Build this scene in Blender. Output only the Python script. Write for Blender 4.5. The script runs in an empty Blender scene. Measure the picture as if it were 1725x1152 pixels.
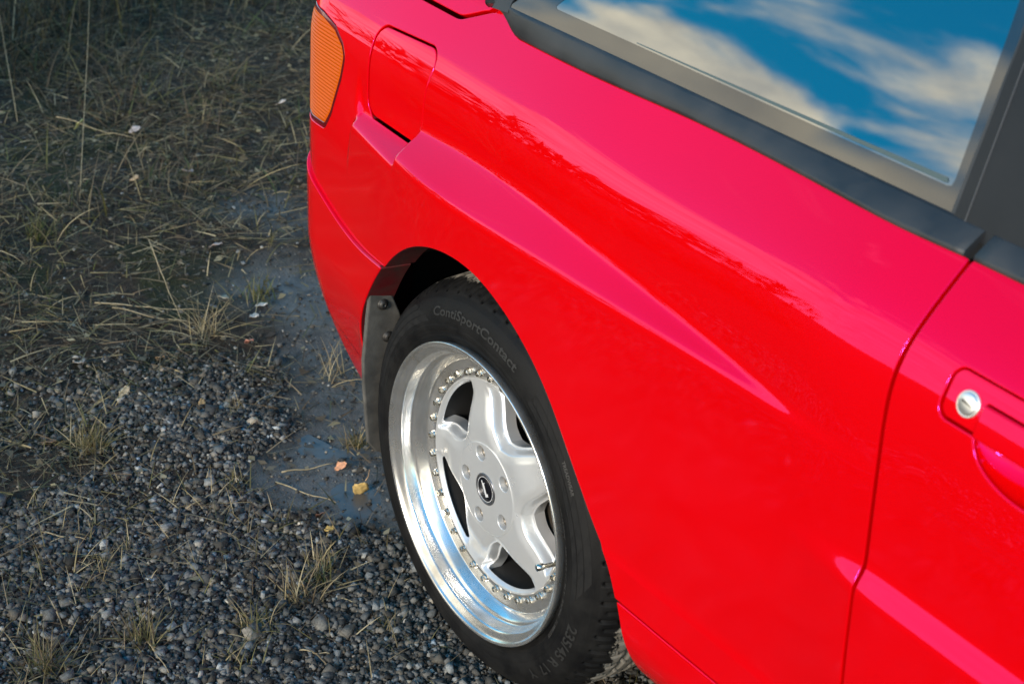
import bpy, math, random
import numpy as np
random.seed(4); RNG = np.random.default_rng(11)
scene = bpy.context.scene
COL = scene.collection
R = math.radians

# ------------------------------------------------------------------ camera
cam = bpy.data.cameras.new("camera"); camo = bpy.data.objects.new("camera", cam); COL.objects.link(camo); scene.camera = camo
from mathutils import Matrix, Vector
CR = Vector((0.55220144, 0.83297275, 0.03507076)); CU = Vector((-0.40048289, 0.22812703, 0.88745226)); CD = Vector((-0.73122297, 0.50409766, -0.45956341))
CP = Vector((1.7955731, -1.16737481, 1.68411639))
camo.matrix_world = Matrix(((CR.x, CU.x, -CD.x, CP.x), (CR.y, CU.y, -CD.y, CP.y), (CR.z, CU.z, -CD.z, CP.z), (0, 0, 0, 1)))
cam.sensor_width = 36; cam.lens = 60; cam.clip_start = .05; cam.clip_end = 2000
cam.dof.use_dof = True; cam.dof.focus_distance = 2.62; cam.dof.aperture_fstop = 8.0

# ------------------------------------------------------------------ sky and sun
SUN_EL, SUN_AZ = R(20), R(24)          # azimuth counted from -Y towards +X
sdir = Vector((math.sin(SUN_AZ)*math.cos(SUN_EL), -math.cos(SUN_AZ)*math.cos(SUN_EL), math.sin(SUN_EL)))
world = bpy.data.worlds.new("World"); scene.world = world; world.use_nodes = True
wn, wl = world.node_tree.nodes, world.node_tree.links
wn.clear()
def N(nodes, typ, **kw):
    n = nodes.new(typ)
    for k, v in kw.items():
        if k.startswith('i_'): n.inputs[k[2:].replace('_', ' ')].default_value = v
        else: setattr(n, k, v)
    return n
sky = N(wn, 'ShaderNodeTexSky', sky_type='NISHITA', sun_disc=False, sun_elevation=SUN_EL, sun_rotation=math.atan2(sdir.x, sdir.y), altitude=200, air_density=1.0, dust_density=.6, ozone_density=2.2)
hsv = N(wn, 'ShaderNodeHueSaturation', i_Hue=.482, i_Saturation=1.55, i_Value=1.0)
wl.new(sky.outputs[0], hsv.inputs['Color'])
tc = N(wn, 'ShaderNodeTexCoord'); sep = N(wn, 'ShaderNodeSeparateXYZ'); wl.new(tc.outputs['Generated'], sep.inputs[0])
# clouds live on a high flat layer: direction divided by height
zz = N(wn, 'ShaderNodeMath', operation='MAXIMUM'); wl.new(sep.outputs[2], zz.inputs[0]); zz.inputs[1].default_value = 0
za = N(wn, 'ShaderNodeMath', operation='ADD'); wl.new(zz.outputs[0], za.inputs[0]); za.inputs[1].default_value = .22
cx = N(wn, 'ShaderNodeMath', operation='DIVIDE'); cy = N(wn, 'ShaderNodeMath', operation='DIVIDE')
wl.new(sep.outputs[0], cx.inputs[0]); wl.new(za.outputs[0], cx.inputs[1]); wl.new(sep.outputs[1], cy.inputs[0]); wl.new(za.outputs[0], cy.inputs[1])
comb = N(wn, 'ShaderNodeCombineXYZ'); wl.new(cx.outputs[0], comb.inputs[0]); wl.new(cy.outputs[0], comb.inputs[1])
comb.inputs[2].default_value = 3.7
drift = N(wn, 'ShaderNodeMapping'); drift.inputs['Scale'].default_value = (1, 2.3, 1); drift.inputs['Rotation'].default_value = (0, 0, -.22); wl.new(comb.outputs[0], drift.inputs['Vector'])
nz = N(wn, 'ShaderNodeTexNoise', i_Scale=2.9, i_Detail=12.0, i_Roughness=.56, i_Distortion=.5); wl.new(drift.outputs[0], nz.inputs['Vector'])
# two long cloud banks with a lane of clear sky between them, and thin wisps in the lane
def wm(op, a, b=None, c=None):
    m = N(wn, 'ShaderNodeMath', operation=op)
    for k, v in enumerate((a, b, c)):
        if v is None: continue
        if hasattr(v, 'is_output'): wl.new(v, m.inputs[k])
        else: m.inputs[k].default_value = v
    return m.outputs[0]
bank = wm('ADD', wm('SUBTRACT', wm('ABSOLUTE', cy.outputs[0]), .962), wm('MULTIPLY', wm('SUBTRACT', nz.outputs['Fac'], .5), .46))
cov0 = N(wn, 'ShaderNodeMapRange', interpolation_type='SMOOTHSTEP', i_From_Min=-.03, i_From_Max=.055); wl.new(bank, cov0.inputs['Value'])
stretch = N(wn, 'ShaderNodeMapping'); stretch.inputs['Scale'].default_value = (1.5, 6.5, 1); stretch.inputs['Rotation'].default_value = (0, 0, .35); wl.new(comb.outputs[0], stretch.inputs['Vector'])
nz3 = N(wn, 'ShaderNodeTexNoise', i_Scale=1.6, i_Detail=8.0, i_Roughness=.6); wl.new(stretch.outputs[0], nz3.inputs['Vector'])
wisp = N(wn, 'ShaderNodeMapRange', interpolation_type='SMOOTHSTEP', i_From_Min=.58, i_From_Max=.80, i_To_Max=.75); wl.new(nz3.outputs['Fac'], wisp.inputs['Value'])
class _C: pass
cov = _C(); cov.outputs = [wm('MAXIMUM', cov0.outputs[0], wisp.outputs[0])]
nz2 = N(wn, 'ShaderNodeTexNoise', i_Scale=4.6, i_Detail=9.0, i_Roughness=.6); wl.new(drift.outputs[0], nz2.inputs['Vector'])
cr = N(wn, 'ShaderNodeValToRGB'); wl.new(nz2.outputs['Fac'], cr.inputs[0])
cr.color_ramp.elements[0].position = .30; cr.color_ramp.elements[0].color = (3.2, 3.2, 3.0, 1)
cr.color_ramp.elements[1].position = .70; cr.color_ramp.elements[1].color = (7.6, 6.9, 5.2, 1)
mix = N(wn, 'ShaderNodeMix', data_type='RGBA'); wl.new(cov.outputs[0], mix.inputs[0]); wl.new(hsv.outputs[0], mix.inputs[6]); wl.new(cr.outputs[0], mix.inputs[7])
bg = N(wn, 'ShaderNodeBackground', i_Strength=.15); wl.new(mix.outputs[2], bg.inputs[0])
wo = N(wn, 'ShaderNodeOutputWorld'); wl.new(bg.outputs[0], wo.inputs[0])
sun = bpy.data.lights.new("sun", 'SUN'); sun.energy = 1.5; sun.angle = R(14); sun.color = (1, .91, .80)
suno = bpy.data.objects.new("sun", sun); COL.objects.link(suno); suno.rotation_euler = sdir.to_track_quat('Z', 'Y').to_euler(); suno.location = sdir*20
scene.view_settings.view_transform = 'Standard'; scene.view_settings.look = 'None'; scene.view_settings.gamma = 1; scene.view_settings.exposure = 1.25
scene.render.engine = 'CYCLES'; scene.cycles.use_denoising = True; scene.cycles.max_bounces = 8

# ------------------------------------------------------------------ helpers
def tag(o, label=None, cat=None, group=None, kind=None):
    for k, v in (('label', label), ('category', cat), ('group', group), ('kind', kind)):
        if v: o[k] = v
    return o
def mesh_obj(name, verts, faces, mat, parent=None, smooth=True, normals=None, edges=()):
    me = bpy.data.meshes.new(name); me.from_pydata([tuple(map(float, v)) for v in verts], list(edges), [tuple(map(int, q)) for q in faces])
    me.update()
    if smooth: me.polygons.foreach_set('use_smooth', [True]*len(me.polygons))
    if normals is not None: me.normals_split_custom_set_from_vertices([tuple(map(float, n)) for n in normals])
    if mat: me.materials.append(mat)
    o = bpy.data.objects.new(name, me); COL.objects.link(o); o.parent = parent
    return o
def fast_mesh(name, V, F, mat, parent=None, smooth=False, color=None):
    """numpy mesh with faces all of one size"""
    me = bpy.data.meshes.new(name); V = np.asarray(V, np.float32); F = np.asarray(F, np.int32); k = F.shape[1]
    me.vertices.add(len(V)); me.vertices.foreach_set('co', V.ravel())
    me.loops.add(F.size); me.loops.foreach_set('vertex_index', F.ravel())
    me.polygons.add(len(F)); me.polygons.foreach_set('loop_start', np.arange(0, F.size, k, dtype=np.int32)); me.polygons.foreach_set('loop_total', np.full(len(F), k, np.int32))
    if smooth: me.polygons.foreach_set('use_smooth', np.ones(len(F), bool))
    me.update(calc_edges=True)
    if color is not None:
        a = me.color_attributes.new('tint', 'FLOAT_COLOR', 'POINT'); c = np.ones((len(V), 4), np.float32); c[:, :color.shape[1]] = color; a.data.foreach_set('color', c.ravel())
    if mat: me.materials.append(mat)
    o = bpy.data.objects.new(name, me); COL.objects.link(o); o.parent = parent
    return o
def empty(name, loc=(0, 0, 0), parent=None):
    o = bpy.data.objects.new(name, None); COL.objects.link(o); o.location = loc; o.parent = parent; o.empty_display_size = .1
    return o
def material(name, color=(.5, .5, .5), rough=.5, metal=0., **kw):
    m = bpy.data.materials.new(name); m.use_nodes = True; b = m.node_tree.nodes['Principled BSDF']
    b.inputs['Base Color'].default_value = (*color, 1); b.inputs['Roughness'].default_value = rough; b.inputs['Metallic'].default_value = metal
    for k, v in kw.items(): b.inputs[k.replace('_', ' ')].default_value = v
    return m
def nodes(m): return m.node_tree.nodes, m.node_tree.links, m.node_tree.nodes['Principled BSDF']
def noise(m, scale, detail=4, rough=.55, coord='Object', vec=None):
    n, l, b = nodes(m); t = N(n, 'ShaderNodeTexNoise'); t.inputs['Scale'].default_value = scale; t.inputs['Detail'].default_value = detail; t.inputs['Roughness'].default_value = rough
    if vec is None: c = N(n, 'ShaderNodeTexCoord'); l.new(c.outputs[coord], t.inputs['Vector'])
    else: l.new(vec, t.inputs['Vector'])
    return t
def ramp(m, src, stops):
    n, l, b = nodes(m); r = N(n, 'ShaderNodeValToRGB'); l.new(src, r.inputs[0]); e = r.color_ramp.elements
    while len(e) < len(stops): e.new(.5)
    for k, (p, c) in enumerate(stops): e[k].position = p; e[k].color = (*c, 1) if len(c) == 3 else c
    return r
def bump(m, src, strength, dist=.002):
    n, l, b = nodes(m); u = N(n, 'ShaderNodeBump', i_Strength=strength, i_Distance=dist); l.new(src, u.inputs['Height']); l.new(u.outputs[0], b.inputs['Normal']); return u
def mixc(m, fac, a, bb):
    n, l, b = nodes(m); x = N(n, 'ShaderNodeMix', data_type='RGBA')
    for i, v in ((0, fac), (6, a), (7, bb)):
        if hasattr(v, 'is_output'): l.new(v, x.inputs[i])
        elif i == 0: x.inputs[0].default_value = v
        else: x.inputs[i].default_value = (*v, 1)
    return x.outputs[2]

# ------------------------------------------------------------------ materials
def dusty(name, c0, c1, r0, r1, scale, bumpy=.15, metal=0., lo=.35, hi=.7, bscale=None, **kw):
    m = material(name, c0, r0, metal, **kw); n, l, b = nodes(m); t = noise(m, scale, 6, .6)
    r = ramp(m, t.outputs['Fac'], [(lo, c0), (hi, c1)]); l.new(r.outputs[0], b.inputs['Base Color'])
    q = N(n, 'ShaderNodeMapRange', i_From_Min=lo, i_From_Max=hi, i_To_Min=r0, i_To_Max=r1); l.new(t.outputs['Fac'], q.inputs['Value']); l.new(q.outputs[0], b.inputs['Roughness'])
    t2 = noise(m, bscale or scale*6, 3); bump(m, t2.outputs['Fac'], bumpy)
    return m
PAINT = material('red_paint', (.62, .0005, .0012), .018, IOR=1.76, Specular_Tint=(1, .12, 1.0, 1))
_n, _l, _b = nodes(PAINT)
SHADED_DIRTY = dusty('shaded_dirty_inner_paint', (.11, .003, .006), (.05, .012, .008), .5, .8, 40, .2)  # shade inside the arch flange painted in as darker red, mottled with dirt
_c = N(_n, 'ShaderNodeTexCoord'); _z = N(_n, 'ShaderNodeSeparateXYZ'); _l.new(_c.outputs['Object'], _z.inputs[0])
_film = N(_n, 'ShaderNodeMapRange', interpolation_type='SMOOTHSTEP', i_From_Min=.55, i_From_Max=.87, i_To_Min=.11, i_To_Max=.014); _l.new(_z.outputs[2], _film.inputs['Value']); _l.new(_film.outputs[0], _b.inputs['Roughness'])   # road film low on the doors
_t = noise(PAINT, 2.2, 3); _r = ramp(PAINT, _t.outputs['Fac'], [(.3, (.60, .0005, .0012)), (.7, (.64, .0006, .0014))]); _l.new(_r.outputs[0], _b.inputs['Base Color'])
TRIM = dusty('black_trim_rubber', (.017, .019, .021), (.034, .036, .038), .42, .6, 14, .12, bscale=600)
PILLAR = dusty('black_pillar_film', (.009, .010, .0115), (.015, .016, .017), .38, .5, 9, .10, bscale=700, Specular_IOR_Level=.28)
DARK = material('dark_underbody', (.006, .006, .006), .9)
LINER = dusty('muddy_liner', (.008, .007, .006), (.03, .024, .018), .8, .95, 30, .4)
RUBBER = dusty('tyre_rubber', (.005, .005, .0055), (.011, .0107, .0103), .5, .75, 22, .18, bscale=500, Specular_IOR_Level=.2)
PANELMAT = dusty('tyre_matt_rubber', (.011, .011, .0115), (.017, .0167, .0163), .65, .8, 60, .1, Specular_IOR_Level=.15)
LETTER = material('raised_rubber', (.017, .017, .0167), .6)
FLAP = dusty('mudflap_plastic', (.055, .053, .049), (.115, .108, .095), .55, .8, 26, .2)
STEEL = dusty('bolt_steel', (.62, .60, .55), (.36, .33, .27), .14, .4, 60, .05, 1.0)
SILVER = dusty('silver_wheel_paint', (.70, .71, .715), (.62, .63, .635), .27, .34, 9, .02, .5, bscale=900, Coat_Weight=.7, Coat_Roughness=.06)
CHROME = dusty('polished_lip', (.78, .78, .77), (.46, .44, .40), .15, .34, 16, .015, .86, lo=.40, hi=.68, bscale=220)
DISC = dusty('brake_disc', (.10, .09, .08), (.05, .035, .02), .5, .8, 20, .1, .6)
CAPBLACK = material('cap_black', (.006, .006, .009), .22)
EMBLEM = material('emblem_silver', (.72, .72, .73), .35, .2)
LOCK = material('lock_chrome', (.82, .82, .80), .32, .9)
SLOT = material('key_slot', (.02, .015, .012), .6)
GLASS = material('tinted_window', (.004, .010, .013), .012, IOR=3.0)
FRIT = dusty('window_border', (.016, .0145, .014), (.024, .022, .020), .03, .05, 8, .0, IOR=1.85)
LENS = material('amber_lens', (.50, .082, .001), .25, Specular_IOR_Level=.12)
LENSEDGE = material('dark_red_lens_rim', (.13, .002, .004), .22, Coat_Weight=1., Coat_Roughness=.03)

# ------------------------------------------------------------------ shape of the body skin
def nspline(xs, ys):
    xs = np.array(xs, float); ys = np.array(ys, float); n = len(xs); h = np.diff(xs)
    A = np.eye(n); b = np.zeros(n)
    for i in range(1, n - 1):
        A[i, i-1] = h[i-1]; A[i, i] = 2*(h[i-1] + h[i]); A[i, i+1] = h[i]
        b[i] = 6*((ys[i+1]-ys[i])/h[i] - (ys[i]-ys[i-1])/h[i-1])
    M = np.linalg.solve(A, b)
    def f(x):
        x = np.asarray(x, float); xc = np.clip(x, xs[0], xs[-1])
        i = np.clip(np.searchsorted(xs, xc) - 1, 0, n - 2); hh = h[i]; a = (xs[i+1]-xc)/hh; c = (xc-xs[i])/hh
        v = a*ys[i] + c*ys[i+1] + ((a**3-a)*M[i] + (c**3-c)*M[i+1])*hh*hh/6
        s0 = (ys[1]-ys[0])/h[0] - h[0]*M[1]/6; s1 = (ys[-1]-ys[-2])/h[-1] + h[-1]*M[-2]/6
        return v + np.where(x < xs[0], (x-xs[0])*s0, 0) + np.where(x > xs[-1], (x-xs[-1])*s1, 0)
    return f
def sst(a, b, x):
    t = np.clip((x-a)/(b-a), 0, 1); return t*t*t*(t*(6*t-15)+10)
def softramp(z, z0, z1, e):
    """0 below z0, 1 above z1, straight between, corners rounded over about e"""
    sp = lambda u: np.where(u > 30, u, np.log1p(np.exp(np.clip(u, -40, 30))))
    return (sp((z-z0)/e) - sp((z-z1)/e))*e/np.maximum(z1-z0, 1e-4)
YU = nspline([-1.0,-.5,-.3,-.15,.05,.27,.5,.60,.67,.8,1.2], [.070,.041,.032,.026,.013,0,-.0140,-.0215,-.0268,-.0328,-.0400])
YL = nspline([-1.0,-.5,-.4,-.3,-.2,-.1,0,.2,.5,.67,.8,1.2], [.09,.030,.016,.000,-.016,-.028,-.033,-.035,-.0335,-.0312,-.0330,-.0400])
MS = nspline([-1.0,-.3,0.1,.4,.8,1.2], [.64,.64,.66,.74,.98,1.05])
ZU = nspline([-.2,.05,.27,.48,.64,.72], [.822,.836,.827,.812,.800,.797])
ZL = nspline([-.2,0,.195,.375,.55,.66,.72], [.789,.784,.787,.792,.798,.797,.795])
ZA = 1.004                                   # above this the shoulder rolls over to the deck
def offs(t, z):
    """how far the skin lies inboard of the datum plane at station t and height z"""
    # edges of the ledge, of the pocket under the fuel flap, and of the plain corner behind it
    pk = sst(-.200, -.188, t); rr = sst(-.394, -.364, t)
    zu = rr*(pk*ZU(t) + (1-pk)*.790) + (1-rr)*.836
    zl = rr*(pk*ZL(t) + (1-pk)*.779) + (1-rr)*.715
    zl = np.minimum(zl, zu-.004)
    e = rr*.0032 + (1-rr)*.012
    R = softramp(z, zl, zu, e)
    yu = YU(t); yl = YL(t)
    y = yl + (yu-yl)*R
    m = MS(t); zc = .896 + .027*sst(.2,.8,t); e2 = .0165 + .0055*sst(.2,.8,t)
    y = y + m*e2*np.log1p(np.exp(np.clip((z-zc)/e2, -40, 30)))
    # lower ledge that starts just behind the door gap
    A2 = .0165*sst(.66, .86, t)
    y = y + A2*softramp(z, .659, .680, .003) - A2*.55
    # body side leans in slightly below, faint crease and sill
    y = y + .006*(sst(.62,.40,z))*sst(.2,.45,t)
    y = y - .003*sst(.458,.448,z)*sst(.30,.42,t) + .05*np.clip((.36-z)/.1,0,2)**2*sst(.25,.4,t)
    # bumper tucks under
    y = y + .104*np.clip((.52-z)/.32,0,2)**1.6*sst(-.20,-.42,t)
    return y
T0 = -.525; TA = .27
_u = np.linspace(0, 1, 400); _psi = np.radians(88)*(_u*_u*(3-2*_u)*.5+_u*.5)
_bx = T0 - np.concatenate([[0], np.cumsum(np.cos(_psi[:-1])*TA/399)]); _by = np.concatenate([[0], np.cumsum(np.sin(_psi[:-1])*TA/399)])
def datum(t):
    t = np.asarray(t, float); u = np.clip((T0-t)/TA, 0, 1); ex = np.clip(T0-t-TA, 0, None)
    x = np.where(t >= T0, t, np.interp(u, _u, _bx)); y = np.where(t >= T0, 0, np.interp(u, _u, _by)); ps = np.where(t >= T0, 0, np.interp(u, _u, _psi))
    return x - ex*np.cos(ps), y + ex*np.sin(ps), np.sin(ps), np.cos(ps)   # inward normal (sin, cos)
def skin(t, s, d=0.):
    """body skin point for station t and profile length s (s is the height up to ZA, then runs over the deck); d moves it inboard"""
    t, s = np.broadcast_arrays(np.asarray(t, float), np.asarray(s, float))
    z = np.minimum(s, ZA); o = offs(t, z)
    sl = (offs(t, np.full_like(z, ZA)) - offs(t, np.full_like(z, ZA-.002)))/.002
    th0 = np.arctan(sl); r = np.clip(s-ZA, 0, None); n = 24; L = .075
    for k in range(n):
        q = (k+.5)/n*r; th = th0 + (np.radians(84)-th0)*np.clip(q/L, 0, 1)
        o = o + np.sin(th)*r/n; z = z + np.cos(th)*r/n
    x, y, nx, ny = datum(t)
    return np.stack([x + nx*(o+d), y + ny*(o+d), z], -1)

# ------------------------------------------------------------------ cutting panels out of the skin
def sd_poly(pts, rad=0.):
    P = np.array(pts, float)
    if rad:                                       # shrink towards the inside, then grow back: round corners
        c = P.mean(0); n = len(P); Q = []
        area = sum(P[i][0]*P[(i+1) % n][1]-P[(i+1) % n][0]*P[i][1] for i in range(n)); sg = 1 if area > 0 else -1
        for i in range(n):
            a, b, d = P[i-1], P[i], P[(i+1) % n]; e1 = (b-a)/np.linalg.norm(b-a); e2 = (d-b)/np.linalg.norm(d-b)
            n1 = sg*np.array([-e1[1], e1[0]]); n2 = sg*np.array([-e2[1], e2[0]]); m = n1+n2; m /= np.linalg.norm(m)
            Q.append(b + m*rad/max(.3, m@n1))
        P = np.array(Q)
    def f(t, s):
        t = np.asarray(t, float); s = np.asarray(s, float); d = np.full(t.shape, 1e9); ins = np.zeros(t.shape, bool); n = len(P)
        for i in range(n):
            a, b = P[i], P[(i+1) % n]; e = b-a; wx, wy = t-a[0], s-a[1]; k = np.clip((wx*e[0]+wy*e[1])/(e@e), 0, 1)
            d = np.minimum(d, (wx-e[0]*k)**2 + (wy-e[1]*k)**2)
            c = (a[1] > s) != (b[1] > s)
            with np.errstate(divide='ignore', invalid='ignore'):
                xi = (b[0]-a[0])*(s-a[1])/np.where(b[1]-a[1] == 0, 1e-12, b[1]-a[1]) + a[0]
            ins ^= c & (t < xi)
        return np.where(ins, -1, 1)*np.sqrt(d) - rad     # negative inside
    return f
def cut_grid(tt, ss, phis):
    """quads of the (t, s) grid kept where every phi >= 0; returns points and polygons in (t, s)"""
    Tg, Sg = np.meshgrid(tt, ss, indexing='ij'); nt, ns = Tg.shape; pts = np.stack([Tg.ravel(), Sg.ravel()], -1)
    i, j = np.meshgrid(np.arange(nt-1), np.arange(ns-1), indexing='ij'); a = (i*ns+j).ravel()
    Q = np.stack([a, a+ns, a+ns+1, a+1], -1)
    polys = None; extra = []; cutset = set()
    for phi in phis:
        pv = phi(pts[:, 0], pts[:, 1])
        if polys is None: m = (pv[Q] >= 0); full = Q[m.all(1)]; part = [tuple(q) for q in Q[m.any(1) & ~m.all(1)]]; loose = []
        else:
            m = (pv[full] >= 0); part = [tuple(q) for q in full[m.any(1) & ~m.all(1)]]; nf = full[m.all(1)]
            loose = []
            for q in extra:
                k = [pv[v] >= 0 for v in q]
                if all(k): loose.append(q)
                elif any(k): part.append(q)
            full = nf
        cache = {}; new = []; npts = len(pts)
        for q in part:
            out = []
            for k in range(len(q)):
                u, v = q[k], q[(k+1) % len(q)]; fu, fv = pv[u], pv[v]
                if fu >= 0: out.append(u)
                if (fu >= 0) != (fv >= 0):
                    key = (u, v) if u < v else (v, u)
                    if key not in cache:
                        A, B = pts[key[0]], pts[key[1]]; fa, fb = pv[key[0]], pv[key[1]]; lo, hi, fl, fh = 0., 1., fa, fb
                        x = fl/(fl-fh)
                        for _ in range(3):
                            fx = float(phi(np.array([A[0]+(B[0]-A[0])*x]), np.array([A[1]+(B[1]-A[1])*x]))[0])
                            if (fx >= 0) == (fl >= 0): lo, fl = x, fx
                            else: hi, fh = x, fx
                            x = lo + (hi-lo)*(fl/(fl-fh) if fl != fh else .5)
                        cache[key] = npts + len(new); new.append(A + (B-A)*x)
                    out.append(cache[key])
            if len(out) > 2: loose.append(tuple(out))
        if new: pts = np.vstack([pts, np.array(new)])
        polys = True; extra = loose
    used = np.unique(np.concatenate([full.ravel(), np.array([v for q in extra for v in q], int)])); rem = -np.ones(len(pts), int); rem[used] = np.arange(len(used))
    return pts[used], [tuple(rem[list(q)]) for q in full] + [tuple(rem[list(q)]) for q in extra]
def surf_normals(fn, p, e=.0006):
    du = fn(p[:, 0]+e, p[:, 1]) - fn(p[:, 0]-e, p[:, 1]); dv = fn(p[:, 0], p[:, 1]+e) - fn(p[:, 0], p[:, 1]-e)
    n = np.cross(du, dv); return n/np.maximum(np.linalg.norm(n, axis=1, keepdims=True), 1e-12)
def panel(name, tt, ss, phis, mat, parent, fn=skin, rad=.0018, depth=.012, deep=None, flip=False, skip=None, inner_mat=None):
    """a sheet panel: the clipped skin with its free edges rolled over and turned inwards"""
    p, faces = cut_grid(tt, ss, phis); V = fn(p[:, 0], p[:, 1]); n = surf_normals(fn, p)
    if flip: n = -n; faces = [q[::-1] for q in faces]
    cnt = {}
    for q in faces:
        for k in range(len(q)):
            u, v = q[k], q[(k+1) % len(q)]; cnt[(u, v)] = 1
    be = [(u, v) for (u, v) in cnt if (v, u) not in cnt]
    if skip is not None: sk = skip(p); be = [(u, v) for u, v in be if not (sk[u] and sk[v])]
    out = {}
    for u, v in be:
        e = V[v]-V[u]; L = np.linalg.norm(e)
        if L < 1e-9: continue
        for w in (u, v):
            o = np.cross(e/L, n[w]); out[w] = out.get(w, np.zeros(3)) + o
    bv = list(out); idx = {w: k for k, w in enumerate(bv)}
    O = np.array([out[w]/max(1e-9, np.linalg.norm(out[w])) for w in bv]); NB = n[bv]; PB = V[bv]
    allV = [V]; allN = [n]; rings = [np.array(bv)]; base = len(V)
    dep = np.full(len(bv), depth) if deep is None else deep(p[bv], depth)
    steps = [(math.sin(a)*rad, (1-math.cos(a))*rad, math.cos(a), math.sin(a)) for a in (R(30), R(60), R(90))] + [(rad, None, 0, 1)]
    for so, sn, cn, co in steps:
        inn = dep if sn is None else np.full(len(bv), sn)
        allV.append(PB + O*so - NB*inn[:, None]); allN.append(NB*cn + O*co); rings.append(base + np.arange(len(bv))); base += len(bv)
    fl = []
    for u, v in be:
        if u not in idx or v not in idx: continue
        a, b = idx[u], idx[v]
        for k in range(len(rings)-1): fl.append((rings[k][b], rings[k][a], rings[k+1][a], rings[k+1][b]))
    o = mesh_obj(name, np.vstack(allV), faces + fl, mat, parent, normals=np.vstack(allN))
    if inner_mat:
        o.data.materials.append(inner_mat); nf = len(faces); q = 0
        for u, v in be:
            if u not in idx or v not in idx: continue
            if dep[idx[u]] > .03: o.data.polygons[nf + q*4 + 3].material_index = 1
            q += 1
    return o

# ------------------------------------------------------------------ the car
WZ = .318                                           # wheel centre height
car = empty('car', (0, 0, 0)); tag(car, 'bright red coupe with silver five spoke wheel, parked on wet gravel', 'car')
ARCH = nspline([-30,0,10,17,23,31,42,53,64,73,82,91,106,118,130,143,160,185,230], [.44,.428,.412,.400,.386,.376,.374,.381,.388,.393,.396,.394,.384,.373,.363,.358,.362,.38,.42])
def phi_arch(t, s):
    a = np.degrees(np.arctan2(s-WZ, t)); a = np.where(a < -95, a+360, a); r = np.hypot(t, s-WZ)
    return r - ARCH(a)
G = .0022 + .0018                                   # half gap plus edge radius
seam = nspline([.2,.55,.65,.80,.90,.96,1.06], [.806,.803,.800,.795,.793,.795,.800])
bump_z = nspline([-1.2,-.56,-.484,-.436,-.324,-.24,-.1], [.650,.628,.609,.599,.591,.599,.615])
lid = lambda t: .984 + .0*t + .40*np.log1p(np.exp(np.clip((t+.178)/.004, -40, 40)))*.004
BELT = nspline([-.2,-.08,.15,.39,.6,.8,1.2,1.9], [.992,.994,.998,1.0065,1.0105,1.0105,1.0105,1.0105])
def top(t): return np.where(t < -.104, np.minimum(lid(t)-G, 1.02), BELT(t)-.001 + .026*sst(-.025, -.085, t))
light = sd_poly([(-.80,.907),(-.530,.903),(-.480,.894),(-.447,.876),(-.437,.858),(-.446,.820),(-.470,.757),(-.492,.728),(-.56,.722),(-.80,.722)], .018)
flap = sd_poly([(-.355,.797),(-.355,.930),(-.181,.938),(-.192,.797)], .024)
plate = sd_poly([(.8545,.888),(.8545,.9365),(1.06,.9365),(1.06,.888)], .012)
bowl = lambda t, s: np.hypot((t-.975)/1.0, (s-.888)*1.75) - .072
tt = np.unique(np.round(np.concatenate([np.arange(-1.5,-.64,.03), np.arange(-.64,-.40,.005), np.arange(-.40,-.17,.003), np.arange(-.17,.84,.007), np.arange(.84,1.06,.004), np.arange(1.06,1.9,.03)]), 5))
ss = np.unique(np.round(np.concatenate([np.arange(.17,.62,.007), np.arange(.62,.70,.0035), np.arange(.70,.77,.006), np.arange(.77,.845,.002), np.arange(.845,1.03,.0045), np.arange(1.03,1.5,.02)]), 5))
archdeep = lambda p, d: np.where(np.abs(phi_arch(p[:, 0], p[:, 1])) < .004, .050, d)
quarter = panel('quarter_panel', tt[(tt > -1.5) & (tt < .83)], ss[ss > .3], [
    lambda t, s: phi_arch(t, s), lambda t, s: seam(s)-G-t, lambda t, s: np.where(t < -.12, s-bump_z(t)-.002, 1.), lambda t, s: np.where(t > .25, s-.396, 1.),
    lambda t, s: top(t)-s, lambda t, s: light(t, s)-.0035, lambda t, s: flap(t, s)-G*1.15], PAINT, car, deep=archdeep, inner_mat=SHADED_DIRTY)
door = panel('door', tt[tt > .77], ss[ss > .3], [lambda t, s: t-seam(s)-G, lambda t, s: BELT(t)-.001-s, lambda t, s: s-.396, lambda t, s: plate(t, s)-.0026, lambda t, s: np.where(s < .8875, bowl(t, s)-.001, 1.)], PAINT, car)
tag(door, 'red door with flush pull handle and key lock')
fuel = panel('fuel_flap', np.arange(-.37,-.18,.004), np.arange(.79,.95,.003), [lambda t, s: -flap(t, s)-G*.35], PAINT, car, fn=lambda t, s: skin(t, s, .0012))
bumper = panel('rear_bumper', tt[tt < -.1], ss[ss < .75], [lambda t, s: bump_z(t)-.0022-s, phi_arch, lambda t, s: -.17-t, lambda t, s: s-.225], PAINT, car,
    fn=lambda t, s: skin(t, s, -.006), rad=.0024, deep=archdeep, inner_mat=SHADED_DIRTY)
skirt = panel('side_skirt', tt[tt > .2], ss[(ss > .25) & (ss < .45)], [lambda t, s: .3885-s, phi_arch, lambda t, s: t-.2, lambda t, s: s-.285-.02*sst(.43,.36,t)], PAINT, car, fn=lambda t, s: skin(t, s, .0015), depth=.03)
boot = panel('boot_lid', np.unique(np.concatenate([np.arange(-1.5,-.5,.03), np.arange(-.5,-.095,.006)])), np.concatenate([np.arange(.97,1.04,.004), np.arange(1.04,1.5,.02)]), [lambda t, s: s-lid(t)-G, lambda t, s: -.128-t+.9*(s-1.007)], PAINT, car)
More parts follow.
